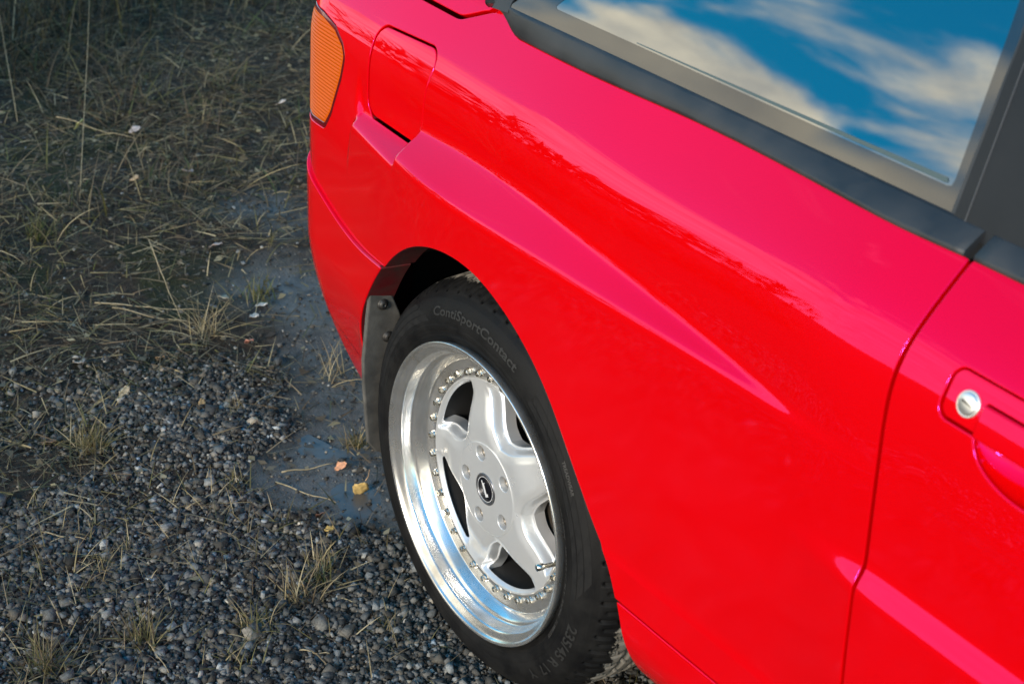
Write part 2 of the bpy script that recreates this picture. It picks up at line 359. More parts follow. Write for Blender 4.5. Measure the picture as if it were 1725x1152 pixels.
# a thin line across the bumper's lower lip
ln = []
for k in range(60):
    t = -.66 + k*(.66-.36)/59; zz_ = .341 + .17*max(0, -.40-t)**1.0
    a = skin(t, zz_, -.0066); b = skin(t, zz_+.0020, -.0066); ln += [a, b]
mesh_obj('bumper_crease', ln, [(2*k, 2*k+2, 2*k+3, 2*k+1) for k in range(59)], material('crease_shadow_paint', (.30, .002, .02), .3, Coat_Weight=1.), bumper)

# ---- tail lamp: ribbed amber lens in a dark red rim
def lensfn(t, s):
    m = np.clip((-light(t, s)-.007)/.004, 0, 1)
    return skin(t, s, .0022 - .0016*m*(.5+.5*np.cos(s*2*np.pi/.0056)))
lampo = panel('tail_lamp', np.concatenate([np.arange(-.79,-.62,.012), np.arange(-.62,-.435,.003)]), np.arange(.715,.92,.0035), [lambda t, s: -light(t, s)-.0012, lambda t, s: light(t, s)+.0055], LENSEDGE, car, fn=lambda t, s: skin(t, s, .0012))
tag(lampo, 'amber ribbed tail lamp wrapping the rear corner')
panel('lens', np.concatenate([np.arange(-.79,-.62,.012), np.arange(-.62,-.435,.004)]), np.arange(.715,.92,.0007), [lambda t, s: -light(t, s)-.0048], LENS, lampo, fn=lensfn, rad=.0008, depth=.006)

# ---- door handle: recessed plate, key lock, pull flap, finger bowl
hp = panel('handle_plate', np.arange(.85,1.07,.003), np.arange(.885,.94,.002), [lambda t, s: -plate(t, s)-.0022, lambda t, s: np.maximum(.9012-t, s-.9203)], PAINT, door, fn=lambda t, s: skin(t, s, .0030), rad=.0012)
hf = panel('handle_flap', np.arange(.90,1.06,.003), np.arange(.86,.925,.002), [lambda t, s: t-.9040-.18*(.92-s)*0, lambda t, s: .9175-s, lambda t, s: s-.8895], PAINT, door, fn=lambda t, s: skin(t, s, -.0025), rad=.003, depth=.012)
def bowlfn(t, s):
    q = np.clip(1-((bowl(t, s)+.072)/.0725)**2, 0, 1)
    return skin(t, s, .0 + .034*np.sqrt(q)**1.2)
panel('finger_bowl', np.arange(.895,1.06,.003), np.arange(.83,.91,.002), [lambda t, s: -bowl(t, s)+.001, lambda t, s: .9-s], PAINT, door, fn=bowlfn, rad=.0005, depth=.002)
def ring_solid(name, fn, mat, parent, n=40, prof=()):
    """lathe: fn(angle, r, h) -> point"""
    V = []; F = []
    for r, h in prof:
        for k in range(n): V.append(fn(2*math.pi*k/n, r, h))
    for i in range(len(prof)-1):
        for k in range(n): a = i*n+k; b = i*n+(k+1) % n; F.append((a, b, b+n, a+n))
    if prof[-1][0] > 1e-6: F.append(tuple(range((len(prof)-1)*n, len(prof)*n)))
    return mesh_obj(name, V, F, mat, parent)
LP = skin(.8835, .9115, .0); LN = surf_normals(skin, np.array([[.8835, .9115]]))[0]; LU = np.cross(LN, [1, 0, 0]); LU /= np.linalg.norm(LU); LX = np.cross(LU, LN)
lockf = lambda a, r, h: LP + LX*r*math.cos(a) + LU*r*math.sin(a) + LN*h
ring_solid('key_lock', lockf, LOCK, door, 36, [(.0135,-.004),(.0135,-.0015),(.0125,-.0006),(.0118,-.0012),(.0112,-.0012),(.0108,.0004),(.0100,.0009),(.0001,.0011)])
c_, s_ = math.cos(-.18), math.sin(-.18)
mesh_obj('key_slot', [LP + LX*(u*c_-v*s_) + LU*(u*s_+v*c_) + LN*.0016 for u, v in ((-.0065,-.0007),(.0065,-.0004),(.0065,.0004),(-.0065,.0016))], [(0,1,2,3)], SLOT, door)

# ---- belt mouldings, side window, black pillar
def sweep(name, path, prof, mat, parent, caps=True):
    """prof: list of (dy, dz) offsets added to each path point"""
    V = []; F = []; m = len(prof)
    for p in path:
        for dy, dz in prof: V.append((p[0], p[1]+dy, p[2]+dz))
    for i in range(len(path)-1):
        for k in range(m): a = i*m+k; b = i*m+(k+1) % m; F.append((a, a+m, b+m, b))
    if caps: F.append(tuple(range(m))); F.append(tuple(range((len(path)-1)*m, len(path)*m))[::-1])
    o = mesh_obj(name, V, F, mat, parent)
    return o
mprof = [(.0,-.001),(.03,.0026),(.12,.0042),(.45,.0046),(.80,.0044),(.93,.0030),(1.0,-.001),(1.05,-.012),(.0,-.012)]   # across from paint to glass, bulge
def mould(name, t0, t1, parent):
    V = []; F = []; m = len(mprof); ts = np.linspace(t0, t1, 70)
    for t in ts:
        a = skin(t, BELT(t)); b = np.array([a[0], .0900, 1.0300]); k_ = float(sst(-.02, -.10, t)); a = a + (b-a)*.72*k_; d = b-a; nn_ = np.array([0, -d[2], d[1]])/np.linalg.norm(d)
        for u, h in mprof: V.append(a + d*u + nn_*(h*(1-.7*k_) if h > 0 else h))
    for i in range(len(ts)-1):
        for k in range(m): a = i*m+k; b = i*m+(k+1) % m; F.append((a, a+m, b+m, b))
    F += [tuple(range(m)), tuple(range((len(ts)-1)*m, len(ts)*m))[::-1]]
    o = mesh_obj(name, V, F, TRIM, parent)
    o.data.polygons.foreach_set('use_smooth', [len(p.vertices) == 4 for p in o.data.polygons]); return o
mould('belt_moulding', -.102, .788, car); mould('door_belt_moulding', .8005, 1.88, door)
KG = math.tan(R(29))
def gl(x, z, d=0.): return (x, .0885 + KG*(z-1.028) + .012*max(0., x-.2)*0 + d, z)
def gpoly(name, pts, mat, parent, d, thick=.004):
    n = len(pts); V = [gl(x, z, d) for x, z in pts] + [gl(x, z, d+thick) for x, z in pts]
    F = [tuple(range(n)), tuple(range(2*n-1, n-1, -1))] + [(k, k+n, (k+1) % n + n, (k+1) % n) for k in range(n)]
    return mesh_obj(name, V, F, mat, parent, smooth=False)
outer = [(-.061,1.026),(.739,1.026),(.744,1.029),(.744,1.036),(.716,1.19),(.690,1.33),(.24,1.36),(.10,1.24),(-.02,1.072),(-.062,1.032)]
inner = [(.030,1.049),(.717,1.049),(.7225,1.0505),(.723,1.057),(.697,1.19),(.672,1.305),(.27,1.33),(.14,1.22),(.035,1.062),(.026,1.052)]
# border ring of the pane (printed black band) and the clear field inside it
n = 10; V = [gl(x, z, 0) for x, z in outer] + [gl(x, z, 0) for x, z in inner]
win = mesh_obj('side_window', [gl(x, z, .0004) for x, z in inner], [tuple(range(n))], GLASS, car, smooth=False)
tag(win, 'tinted rear side window reflecting sky and cloud')
mesh_obj('window_border', V, [(k, (k+1) % n, (k+1) % n + n, k+n) for k in range(n)], FRIT, win, smooth=False)
gpoly('window_back', outer, DARK, win, .006, .003)
gpoly('window_seal_line', [(.20,1.0512),(.712,1.0512),(.717,1.0528),(.714,1.0560),(.20,1.0520)], material('pale_seal', (.045,.075,.078), .18), win, -.0006, .0005)
pil = gpoly('pillar', [(.7475,1.022),(.80,1.018),(.80,1.028),(1.05,1.03),(1.02,1.40),(.66,1.40),(.7185,1.19)], PILLAR, car, -.006, .02)
gpoly('pillar_seal', [(.7405,1.030),(.7500,1.022),(.7215,1.19),(.665,1.40),(.6595,1.40),(.7155,1.19)], TRIM, pil, -.0045, .01)
gpoly('pillar_strip', [(.762,1.024),(.7635,1.024),(.7335,1.19),(.685,1.40),(.6835,1.40),(.732,1.19)], material('pillar_edge', (.05,.05,.052), .4), pil, -.0068, .003)
gpoly('door_window', [(1.02,1.026),(1.88,1.026),(1.70,1.40),(.99,1.40)], GLASS, door, .0, .004)
# rail and corner trim at the rear end of the window
def tube(name, path, rad, mat, parent, n=12):
    V = []; F = []; P = [Vector(p) for p in path]
    for i, p in enumerate(P):
        d = (P[min(i+1, len(P)-1)] - P[max(i-1, 0)]).normalized(); u = d.cross(Vector((0, 0, 1))); u = u.normalized() if u.length > 1e-4 else Vector((1, 0, 0)); w = d.cross(u)
        r = rad[i] if hasattr(rad, '__len__') else rad
        for k in range(n): a = 2*math.pi*k/n; V.append(p + u*r*math.cos(a) + w*r*math.sin(a))
    for i in range(len(P)-1):
        for k in range(n): a = i*n+k; b = i*n+(k+1) % n; F.append((a, b, b+n, a+n))
    F += [tuple(range(n))[::-1], tuple(range((len(P)-1)*n, len(P)*n))]
    return mesh_obj(name, V, F, mat, parent)
GLOSSB = material('gloss_black_rail', (.010, .011, .013), .16, Coat_Weight=.6)
gpoly('window_corner', [(-.098,1.020),(-.061,1.022),(-.0625,1.036),(-.02,1.080),(.10,1.25),(.24,1.37),(.20,1.385),(.06,1.26),(-.05,1.10),(-.092,1.045)], TRIM, car, -.001, .012)
rail = tube('window_rail', [(-.122,.092,1.018),(-.112,.098,1.027),(-.085,.112,1.050),(-.04,.135,1.092),(.05,.19,1.19),(.16,.26,1.31)], [.006,.0085,.009,.009,.009,.009], GLOSSB, car)
tube('rail_sleeve', [(-.119,.0935,1.0205),(-.110,.0985,1.0285),(-.098,.105,1.039)], [.0085,.0105,.0105], material('rail_sleeve', (.03,.035,.04), .2, Coat_Weight=.5), rail)
hg = mesh_obj('rear_window', [(-.135,.105,1.022),(-.60,.22,1.03),(-.55,.95,1.07),(.12,.95,1.40),(.12,.34,1.36)], [(0,1,2,3,4)], GLASS, car, smooth=False)

# ---- masses that close the car off: floor, inner body, wheel housing, cabin top
def box(name, x0, x1, y0, y1, z0, z1, mat, parent):
    V = [(x, y, z) for x in (x0, x1) for y in (y0, y1) for z in (z0, z1)]
    return mesh_obj(name, V, [(0,1,3,2),(4,6,7,5),(0,4,5,1),(2,3,7,6),(0,2,6,4),(1,5,7,3)], mat, parent, smooth=False)
box('underbody', -.50, 3.2, .36, 1.60, .20, .96, DARK, car)
box('sill_box', .50, 2.2, .06, .36, .30, .80, DARK, car)
box('tail_box', -.50, -.43, .16, .36, .36, .74, DARK, car)
mesh_obj('roof', [(.05,.30,1.37),(1.6,.28,1.40),(1.6,1.5,1.40),(.05,1.5,1.37)], [(0,1,2,3)], PAINT, car, smooth=False)
V = []; F = []; m = 60
for k in range(m+1):
    a = R(-28 + 176*k/m); rr_ = .445-.025*max(0, (k/m-.6)/.4)
    for y in (.035, .34): V.append((rr_*math.cos(a), y, WZ+rr_*math.sin(a)))
for k in range(m): F.append((2*k, 2*k+1, 2*k+3, 2*k+2))
V.append((0, .34, WZ)); F += [(2*k+1, len(V)-1, 2*k+3) for k in range(m)]
mesh_obj('wheel_housing', V, F, LINER, car)
V = []; F = []
for k in range(31):                                  # inner skin of the housing behind the flange
    a = R(95 + 75*k/30)
    for r_, y in ((.372, .045), (.395, .075), (.445, .10)): V.append((r_*math.cos(a), y+.012*(k/30), WZ+r_*math.sin(a)))
for k in range(30):
    for q in range(2): a = 3*k+q; F.append((a, a+1, a+4, a+3))
mesh_obj('housing_edge', V, F, LINER, car)
# ---- mud flap hanging behind the wheel
mf = [(-.001,.536),(.014,.540),(.033,.530),(.055,.482),(.070,.440),(.075,.19),(.032,.212),(.015,.236),(.0005,.343),(-.005,.402),(-.0035,.48)]
fx = lambda z: -.287-.13*(.53-z)
V = [(fx(z), y, z) for y, z in mf] + [(fx(z)-.009, y, z) for y, z in mf]; n = len(mf)
mud = mesh_obj('mud_flap', V, [tuple(range(n))[::-1], tuple(range(n, 2*n))] + [(k, (k+1) % n, (k+1) % n+n, k+n) for k in range(n)], FLAP, car, smooth=False)
b_ = mud.modifiers.new('bevel', 'BEVEL'); b_.width = .0025; b_.segments = 2
for y, z in ((.0225, .5035), (.036, .440)):
    xx = fx(z)+.0004
    ring_solid('screw', lambda a, r, h: (xx+h, y+r*math.cos(a), z+r*math.sin(a)), dusty('screw_steel', (.09,.085,.08), (.06,.055,.05), .45, .65, 200, .1, .8), mud, 20, [(.0095,0),(.0095,.0012),(.0082,.0016),(.0065,.0045),(.0035,.0058),(.0018,.0058),(.0015,.004),(.0001,.004)])

# ------------------------------------------------------------------ the wheel (axis along Y, lip plane y = 0)
wheel = empty('wheel', (0, 0, WZ), car); tag(wheel, 'silver five spoke split rim wheel with low profile tyre')
def lathe(name, prof, mat, parent, n=160, disp=None, close=False):
    V = []; F = []; m = len(prof)
    pr = np.array(prof, float); ang = np.linspace(0, 2*np.pi, n, endpoint=False)
    A, I = np.meshgrid(ang, np.arange(m), indexing='ij'); r = pr[I, 0]; y = pr[I, 1]
    if disp is not None: r, y = disp(A, r, y)
    V = np.stack([r*np.cos(A), y, r*np.sin(A)], -1).reshape(-1, 3)
    k = np.arange(n)[:, None]; j = np.arange(m-1)[None, :]; a = k*m+j; b = ((k+1) % n)*m+j
    F = np.stack([a, b, b+1, a+1], -1).reshape(-1, 4)
    return fast_mesh(name, V, F, mat, parent, smooth=True)
def smooth_prof(pts, step=.002):
    P = np.array(pts, float); d = np.concatenate([[0], np.cumsum(np.hypot(*np.diff(P, axis=0).T))]); f0, f1 = nspline(d, P[:, 0]), nspline(d, P[:, 1]); u = np.arange(0, d[-1], step)
    return np.stack([f0(u), f1(u)], -1)
side = [(.2275,.016),(.236,.0125),(.246,.0075),(.258,.0050),(.272,.0062),(.286,.0115),(.297,.0190),(.3045,.0265),(.3105,.0350),(.3155,.0460),(.3190,.0600),(.3206,.0760)]
sp = smooth_prof(side, .0022)
tread = np.array([(.3206+.0012*math.sin(math.pi*k/30), .0782+k*.0046) for k in range(31)])
inner_side = sp[::-1].copy(); inner_side[:, 1] = .292-inner_side[:, 1]
tprof = np.vstack([sp, tread, inner_side])
SIDE = nspline([p[0] for p in side], [p[1] for p in side])
def tyre_disp(A, r, y):
    d = np.zeros_like(r)
    # grooves: lateral sipes sweeping back from the shoulder, four round the tread, a fine line on the sidewall
    on = sst(.024, .032, y)
    ph = (A*60/(2*np.pi) + 10*np.clip(y-.05, 0, .2)) % 1
    lat = sst(.12, .06, np.abs(ph-.5))*on*sst(.26, .24, y)
    ph2 = (A*60/(2*np.pi)+.5) % 1
    short = sst(.09, .05, np.abs(ph2-.5))*sst(.030, .038, y)*sst(.084, .078, y)
    d -= .0075*lat + .0035*short
    for c in (.088, .122, .160, .198): d -= .0065*sst(.0055, .0035, np.abs(y-c))
    nr = (r-.3021)/.0016; d -= .0011*np.exp(-nr*nr)*(y < .1)
    nr = (r-.2990)/.0012; d -= .0008*np.exp(-nr*nr)*(y < .1)
    for c in (.2415, .2520, .2555): d += .0016*np.exp(-((r-c)/.0012)**2)*(y < .1)
    nr = (r-.2470)/.0018; d += .0012*np.exp(-nr*nr)*(y < .1)
    # inwards along the outer normal: radial on the tread, towards +y on the wall
    w = sst(.292, .312, r)
    return r + d*w, y - d*(1-w)*np.where(y < .15, 1, -1)
tyre = lathe('tyre', tprof, RUBBER, wheel, 960, tyre_disp)
# mud dust on the tread blocks only: raised faces catch it
nn, ll, bb = nodes(RUBBER)
_o = N(nn, 'ShaderNodeTexCoord'); _s = N(nn, 'ShaderNodeSeparateXYZ'); ll.new(_o.outputs['Object'], _s.inputs[0])
def rm_(op, a, b=None):
    m = N(nn, 'ShaderNodeMath', operation=op)
    for k, v in enumerate((a, b)):
        if v is None: continue
        if hasattr(v, 'is_output'): ll.new(v, m.inputs[k])
        else: m.inputs[k].default_value = v
    return m.outputs[0]
_r = rm_('SQRT', rm_('ADD', rm_('MULTIPLY', _s.outputs[0], _s.outputs[0]), rm_('MULTIPLY', _s.outputs[2], _s.outputs[2])))
_dn = noise(RUBBER, 45, 8, .7); _d1 = N(nn, 'ShaderNodeMapRange', i_From_Min=.303, i_From_Max=.3165); ll.new(_r, _d1.inputs['Value'])
_d2 = N(nn, 'ShaderNodeMapRange', i_From_Min=.034, i_From_Max=.085, i_To_Min=-.22, i_To_Max=.32); ll.new(_s.outputs[1], _d2.inputs['Value'])
_d3 = N(nn, 'ShaderNodeMapRange', i_From_Min=.52, i_From_Max=.60); ll.new(rm_('ADD', _dn.outputs['Fac'], _d2.outputs[0]), _d3.inputs['Value'])
_old = bb.inputs['Base Color'].links[0].from_socket
ll.new(mixc(RUBBER, rm_('MULTIPLY', _d1.outputs[0], _d3.outputs[0]), _old, (.26, .24, .205)), bb.inputs['Base Color'])
def pol(r, ang, dy=0.): return (r*math.cos(ang), float(SIDE(r))-dy, r*math.sin(ang))
# matt shaded panels of the sidewall, with the fine engraved grid lines standing as gaps
def wall_panel(a0, a1, r0, r1, nrow, ncol, slant):
    for i in range(nrow):
        V = []; F = []
        for j in range(ncol):
            q0, q1 = i/nrow, (i+1)/nrow; g = .0008
            for u in range(5):
                for w in range(2):
                    rr = r0+(r1-r0)*(q0 if w == 0 else q1) + (g if w == 0 else -g); uu = (j+u/4)/ncol
                    aa = a0+(a1-a0)*uu + slant*(rr-r0); aa += (g/.28)*(1 if u == 0 else -1 if u == 4 else 0)*(1 if a1 > a0 else -1)
                    aa = min(max(aa, min(a0, a1)), max(a0, a1)); V.append(pol(rr, aa, .0004))
            b0 = len(V)-10
            F += [(b0+2*u, b0+2*u+1, b0+2*u+3, b0+2*u+2) for u in range(4)]
        mesh_obj('sidewall_panel', V, F, PANELMAT, wheel)
wall_panel(R(168), R(116.5), .264, .296, 3, 9, 6.); wall_panel(R(58), R(-8.5), .262, .294, 3, 9, 6.)
# raised lettering
def text_mesh(body, size):
    cu = bpy.data.curves.new('t', 'FONT'); cu.body = body; cu.size = size; cu.resolution_u = 3; cu.offset = size*.022
    o = bpy.data.objects.new('t', cu); COL.objects.link(o); dg = bpy.context.evaluated_depsgraph_get(); me = bpy.data.meshes.new_from_object(o.evaluated_get(dg))
    V = [tuple(v.co) for v in me.vertices]; F = [tuple(p.vertices) for p in me.polygons]
    bpy.data.objects.remove(o); bpy.data.curves.remove(cu); bpy.data.meshes.remove(me)
    return V, F
def arc_text(name, body, size, r0, a_start, a_end=None, mat=None, lift=.0011):
    V, F = text_mesh(body, size); xs = [v[0] for v in V]; w = max(xs)-min(xs); x0 = min(xs)
    span = (a_start-a_end) if a_end is not None else math.degrees(w/r0)
    W_ = [pol(r0+v[1], R(a_start - span*(v[0]-x0)/w), lift) for v in V]
    return mesh_obj(name, W_, F, mat or LETTER, wheel, smooth=False)
arc_text('tyre_lettering', 'ContiSportContact', .0180, .2725, 114, 68)
arc_text('tyre_lettering', '235/45 R 17  Y', .0215, .2700, -14.5, -52)
FINE = material('fine_rubber_print', (.045, .044, .043), .5)
arc_text('tyre_fine_print', 'OUTSIDE   235/45 R 17  94 Y   RADIAL  TUBELESS', .0078, .2435, 24, -30, FINE)
arc_text('tyre_fine_print', 'TREADWEAR', .0070, .2790, 38, 28, FINE)
# ---- rim: polished outer lip and barrel
lip = [(.2270,.020),(.2310,.0150),(.2335,.006),(.2338,.0022),(.2331,.0004),(.2315,0),(.2297,.0005),(.2284,.0018),(.2272,.0036),(.2255,.0052),(.2230,.0068),(.2195,.0090),(.2172,.0106),(.2160,.0118),(.2153,.0132),(.2149,.0155),(.2142,.0190),(.2131,.0235),(.2118,.0280),(.2109,.0302),(.2096,.0316),(.2080,.0326),(.2062,.0338),(.2040,.0368),(.2012,.0412),(.1990,.0448),(.1978,.0472),(.1970,.0488),(.1958,.0498),(.1940,.0502),(.1800,.0502),(.1640,.0502),(.1630,.0530)]
lathe('rim_lip', lip, CHROME, wheel, 220)
lathe('rim_barrel', [(.1655,.053),(.1665,.070),(.168,.10),(.175,.15),(.195,.20),(.20,.27)], material('dark_barrel', (.035,.034,.033), .6, .3), wheel, 96)
# split rim bolts
def bolt_mesh():
    V = []; F = []; n = 12
    prof = [(.0064,0),(.0064,-.0016),(.0056,-.0030),(.0050,-.0034),(.0047,-.0066),(.0040,-.0076),(.0026,-.0076),(.0024,-.0060),(.0001,-.0060)]
    for i, (r, y) in enumerate(prof):
        for k in range(n):
            a = 2*math.pi*k/n; q = r*(1+.07*math.cos(6*a)) if 2 < i < 6 else r
            V.append((q*math.cos(a), y, q*math.sin(a)))
    for i in range(len(prof)-1):
        for k in range(n): a = i*n+k; b = i*n+(k+1) % n; F.append((a, b, b+n, a+n))
    return V, F
V, F = bolt_mesh(); b0 = mesh_obj('rim_bolt', V, F, STEEL, wheel)
for p in b0.data.polygons: p.use_smooth = False
for k in range(34):
    o = b0 if k == 0 else b0.copy()
    if k: COL.objects.link(o)
    a = R(179.9-10.588*k); o.location = (.1765*math.cos(a), .0500, .1765*math.sin(a)); o.rotation_euler = (0, random.uniform(0, 1), 0)
# ---- five spoke centre, cut from a polar sheet
def win_sd(x, z):
    """signed distance to the nearest of the five windows, negative inside"""
    a = np.arctan2(z, x); r = np.hypot(x, z); k = 2*np.pi/5; aa = (a + k/2) % k - k/2; u = r*np.cos(aa); v = np.abs(r*np.sin(aa))
    ax, hw = .079, R(48); e = np.array([math.cos(hw), math.sin(hw)]); d1 = -(u-ax)*e[1] + v*e[0]           # side of the wedge
    cx0 = .078; d1 = d1 + .003*np.sin(np.clip((u-ax)/.07, 0, 1)*np.pi)
    d2 = r-.1612; kk = .010; h = np.clip(.5+.5*(d1-d2)/kk, 0, 1); d12 = d2*(1-h)+d1*h + kk*h*(1-h)
    d3 = .0900-u; kk = .020; h = np.clip(.5+.5*(d12-d3)/kk, 0, 1); return d3*(1-h)+d12*h + kk*h*(1-h)
HOLES = [(.0562*math.cos(R(36+72*k)), .0562*math.sin(R(36+72*k))) for k in range(5)]
def face_y(x, z):
    r = np.hypot(x, z); y = .0335 + .0 * r
    y = np.where(r < .1, y, y)
    y = y + .0125*sst(.085, .162, r) + .0015*sst(.0728, .0745, r)                        # hub pad is proud by a hair
    d = win_sd(x, z); y = y + .016*(1-sst(.0, .010, d))**1.8*sst(.170,.150,r) + .005*(1-sst(.0, .022, d))*sst(.165, .14, r)
    y = np.where(r > .1585, .0462, y) if False else y
    return y
def spokefn(a, r): x = r*np.cos(a); z = r*np.sin(a); return np.stack([x, face_y(x, z), z], -1)
hole_phi = lambda a, r: np.min([np.hypot(r*np.cos(a)-hx, r*np.sin(a)-hz) for hx, hz in HOLES], axis=0) - .0132
panel('spoke_centre', np.linspace(0, 2*np.pi, 541), np.concatenate([np.arange(.0, .03, .006), np.arange(.03, .168, .0016)]), [lambda a, r: win_sd(r*np.cos(a), r*np.sin(a)), hole_phi, lambda a, r: r-.0245, lambda a, r: .1668-r], SILVER, wheel, fn=spokefn, rad=.0015,
      deep=lambda p, d: np.where(p[:, 1] > .165, .004, np.where(p[:, 1] < .08, .016, .020)), flip=True, skip=lambda p: (p[:, 0] < 1e-6) | (p[:, 0] > 2*np.pi-1e-6))
NUT = dusty('lug_bolt_head', (.30, .28, .25), (.20, .17, .13), .35, .6, 120, .2, .8)
for hx, hz in HOLES:
    nb = ring_solid('lug_bolt', lambda a, r, h: (hx+r*math.cos(a), .046+h, hz+r*math.sin(a)), NUT, wheel, 18, [(.0150,.004),(.0140,.002),(.0108,0),(.0092,-.004),(.0072,-.0052),(.0046,-.0052),(.0042,-.002),(.0001,-.002)])
cap = ring_solid('centre_cap', lambda a, r, h: (r*math.cos(a), .0335+h, r*math.sin(a)), material('cap_ring', (.20,.20,.21), .3, .8), wheel, 64, [(.0258,.004),(.0255,-.0008),(.0241,-.0018),(.0225,-.0018),(.0216,-.0008),(.0214,.0004),(.0001,.0004)])
ring_solid('cap_face', lambda a, r, h: (r*math.cos(a), .0335+h, r*math.sin(a)), CAPBLACK, wheel, 64, [(.0214,.0002),(.0209,-.0006),(.0001,-.0012)])
V = []; F = []
for k in range(64):
    a = 2*math.pi*k/64
    for r in (.0193, .0202): V.append((r*math.cos(a), .0335-.0012, r*math.sin(a)))
for k in range(64): F.append((2*k, 2*k+1, (2*k+3) % 128, (2*k+2) % 128))
mesh_obj('cap_line', V, F, EMBLEM, wheel)
def flat(name, pts, mat, y):
    return mesh_obj(name, [(x, y, z) for x, z in pts], [tuple(range(len(pts)))], mat, wheel, smooth=False)
# emblem: slanted bar with a small foot and a notch
ca, sa = math.cos(R(28)), math.sin(R(28))
rt = lambda P: [(x*ca-z*sa*-1*-1, x*sa+z*ca) for x, z in P]
flat('cap_emblem', rt([(1.2*a_, 1.2*b_) for a_, b_ in [(-.0036,.0120),(-.0012,.0120),(-.0012,.0085),(.0030,.0085),(.0030,.0075),(.0012,.0072),(.0016,-.0060),(.0046,-.0062),(.0046,-.0100),(-.0022,-.0100)]]), EMBLEM, .0335-.0019)
tube('valve_stem', [(.1700*math.cos(R(-14)), .050, .1700*math.sin(R(-14))), (.1670*math.cos(R(-14)), .030, .1670*math.sin(R(-14))), (.1665*math.cos(R(-14)), .0285, .1665*math.sin(R(-14))), (.1655*math.cos(R(-14)), .018, .1655*math.sin(R(-14)))], [.0035,.0035,.0052,.0052], STEEL, wheel, 12)
lathe('brake_disc', [(.06,.105),(.135,.105),(.137,.108),(.137,.125),(.06,.125)], DISC, wheel, 64)
mesh_obj('brake_caliper', [(x, y, z) for x in (.06,.145) for y in (.085,.16) for z in (-.045,.075)], [(0,1,3,2),(4,6,7,5),(0,4,5,1),(2,3,7,6),(0,2,6,4),(1,5,7,3)], DISC, wheel, smooth=False)
lathe('hub', [(.0001,.055),(.055,.055),(.06,.07),(.06,.3)], DARK, wheel, 40)

# ------------------------------------------------------------------ ground
def vnoise(x, y, seed=0):
    xi = np.floor(x).astype(int); yi = np.floor(y).astype(int); fx = x-xi; fy = y-yi; fx = fx*fx*(3-2*fx); fy = fy*fy*(3-2*fy)
    def h(a, b):
        n = (a*374761393 + b*668265263 + seed*974634777) & 0x7fffffff; n = ((n ^ (n >> 13))*1274126177) & 0x7fffffff; return ((n ^ (n >> 16)) & 0xffff)/65535.
    return (h(xi, yi)*(1-fx)+h(xi+1, yi)*fx)*(1-fy) + (h(xi, yi+1)*(1-fx)+h(xi+1, yi+1)*fx)*fy
def fbm(x, y, sc, seed=0, o=4):
    v = 0; a = .5; tot = 0
    for k in range(o): v = v + a*vnoise(x*sc*2**k+17.3*k, y*sc*2**k-9.1*k, seed+k); tot += a; a *= .5
    return v/tot
def gauss(x, y, cx, cy, rx, ry, rot=0.):
    c, s = math.cos(rot), math.sin(rot); u = ((x-cx)*c+(y-cy)*s)/rx; v = (-(x-cx)*s+(y-cy)*c)/ry; return np.exp(-(u*u+v*v))
def zones(x, y):
    """material zones of the lot: gravel, wet mud, vegetation"""
    n1 = fbm(x, y, 3.1, 3); n2 = fbm(x, y, 7.0, 9); n3 = fbm(x, y, 1.3, 21)
    # distance into the verge: rises towards the back left
    verge = sst(-.75, -2.6, x + .25*(n1-.5) + .10*y)
    mud = 1.1*gauss(x, y, -.55, .09, .20, .12, .5) + .8*gauss(x, y, -.76, .20, .20, .11, .4) + 1.0*gauss(x, y, -1.34, .40, .22, .14, .3) + .9*gauss(x, y, -1.76, .54, .20, .14) + .85*gauss(x, y, -1.02, .30, .24, .13, -.2)
    mud = np.clip(mud*1.25 + 1.3*(n2-.5) - .18, 0, 1)
    grav = sst(-1.25, -.72, x + .30*(n1-.5)*2 - .10*y) * sst(.62, .30, mud)
    grav = grav*sst(.36, .52, n1*.5+n2*.5 + .08)
    moss = sst(.52, .66, n3*.4+n2*.6)*(1-grav)*(1-mud)
    return grav, mud, verge, moss
def gz(x, y):
    g, m, v, mo = zones(x, y)
    z = .030*(fbm(x, y, 1.6, 5)-.5) + .016*(fbm(x, y, 9, 6)-.5) + .010*(fbm(x, y, 34, 8, 3)-.5)*(1-.75*m)
    z = z - .016*m + .05*v*(fbm(x, y, 2.3, 31)-.35)
    near = np.exp(-((x)**2+(y-.1)**2)/.16); return z*(1-near) - .004*near
ax_ = lambda lo, hi, st, far: np.concatenate([lo-np.geomspace(.05, far, 34)[::-1], np.arange(lo, hi, st), hi+np.geomspace(.05, far, 34)])
gx = ax_(-4.4, .9, .014, 400.); gy = np.concatenate([-1.1-np.geomspace(.02, 400., 90)[::-1], np.arange(-1.1, 1.9, .014), 1.9+np.geomspace(.05, 400., 34)])
X, Y = np.meshgrid(gx, gy, indexing='ij'); Z = gz(X, Y); fade = np.clip(1-(np.maximum(np.abs(X+1.7)-4, 0)+np.maximum(np.abs(Y-.4)-3, 0))/20, 0, 1); Z = Z*fade
V = np.stack([X, Y, Z], -1).reshape(-1, 3); a = (np.arange(len(gx)-1)[:, None]*len(gy)+np.arange(len(gy)-1)[None, :]); F = np.stack([a, a+len(gy), a+len(gy)+1, a+1], -1).reshape(-1, 4)
g_, m_, v_, mo_ = zones(X, Y)
tint = np.stack([g_, m_, mo_], -1).reshape(-1, 3)
SOIL = material('damp_soil', (.05, .045, .038), .8, Specular_IOR_Level=.22); n, l, b = nodes(SOIL)
at = N(n, 'ShaderNodeAttribute', attribute_name='tint'); sp_ = N(n, 'ShaderNodeSeparateColor'); l.new(at.outputs['Color'], sp_.inputs[0])
t1 = noise(SOIL, 26, 8, .65); t2 = noise(SOIL, 140, 5, .6); t3 = noise(SOIL, 5, 4)
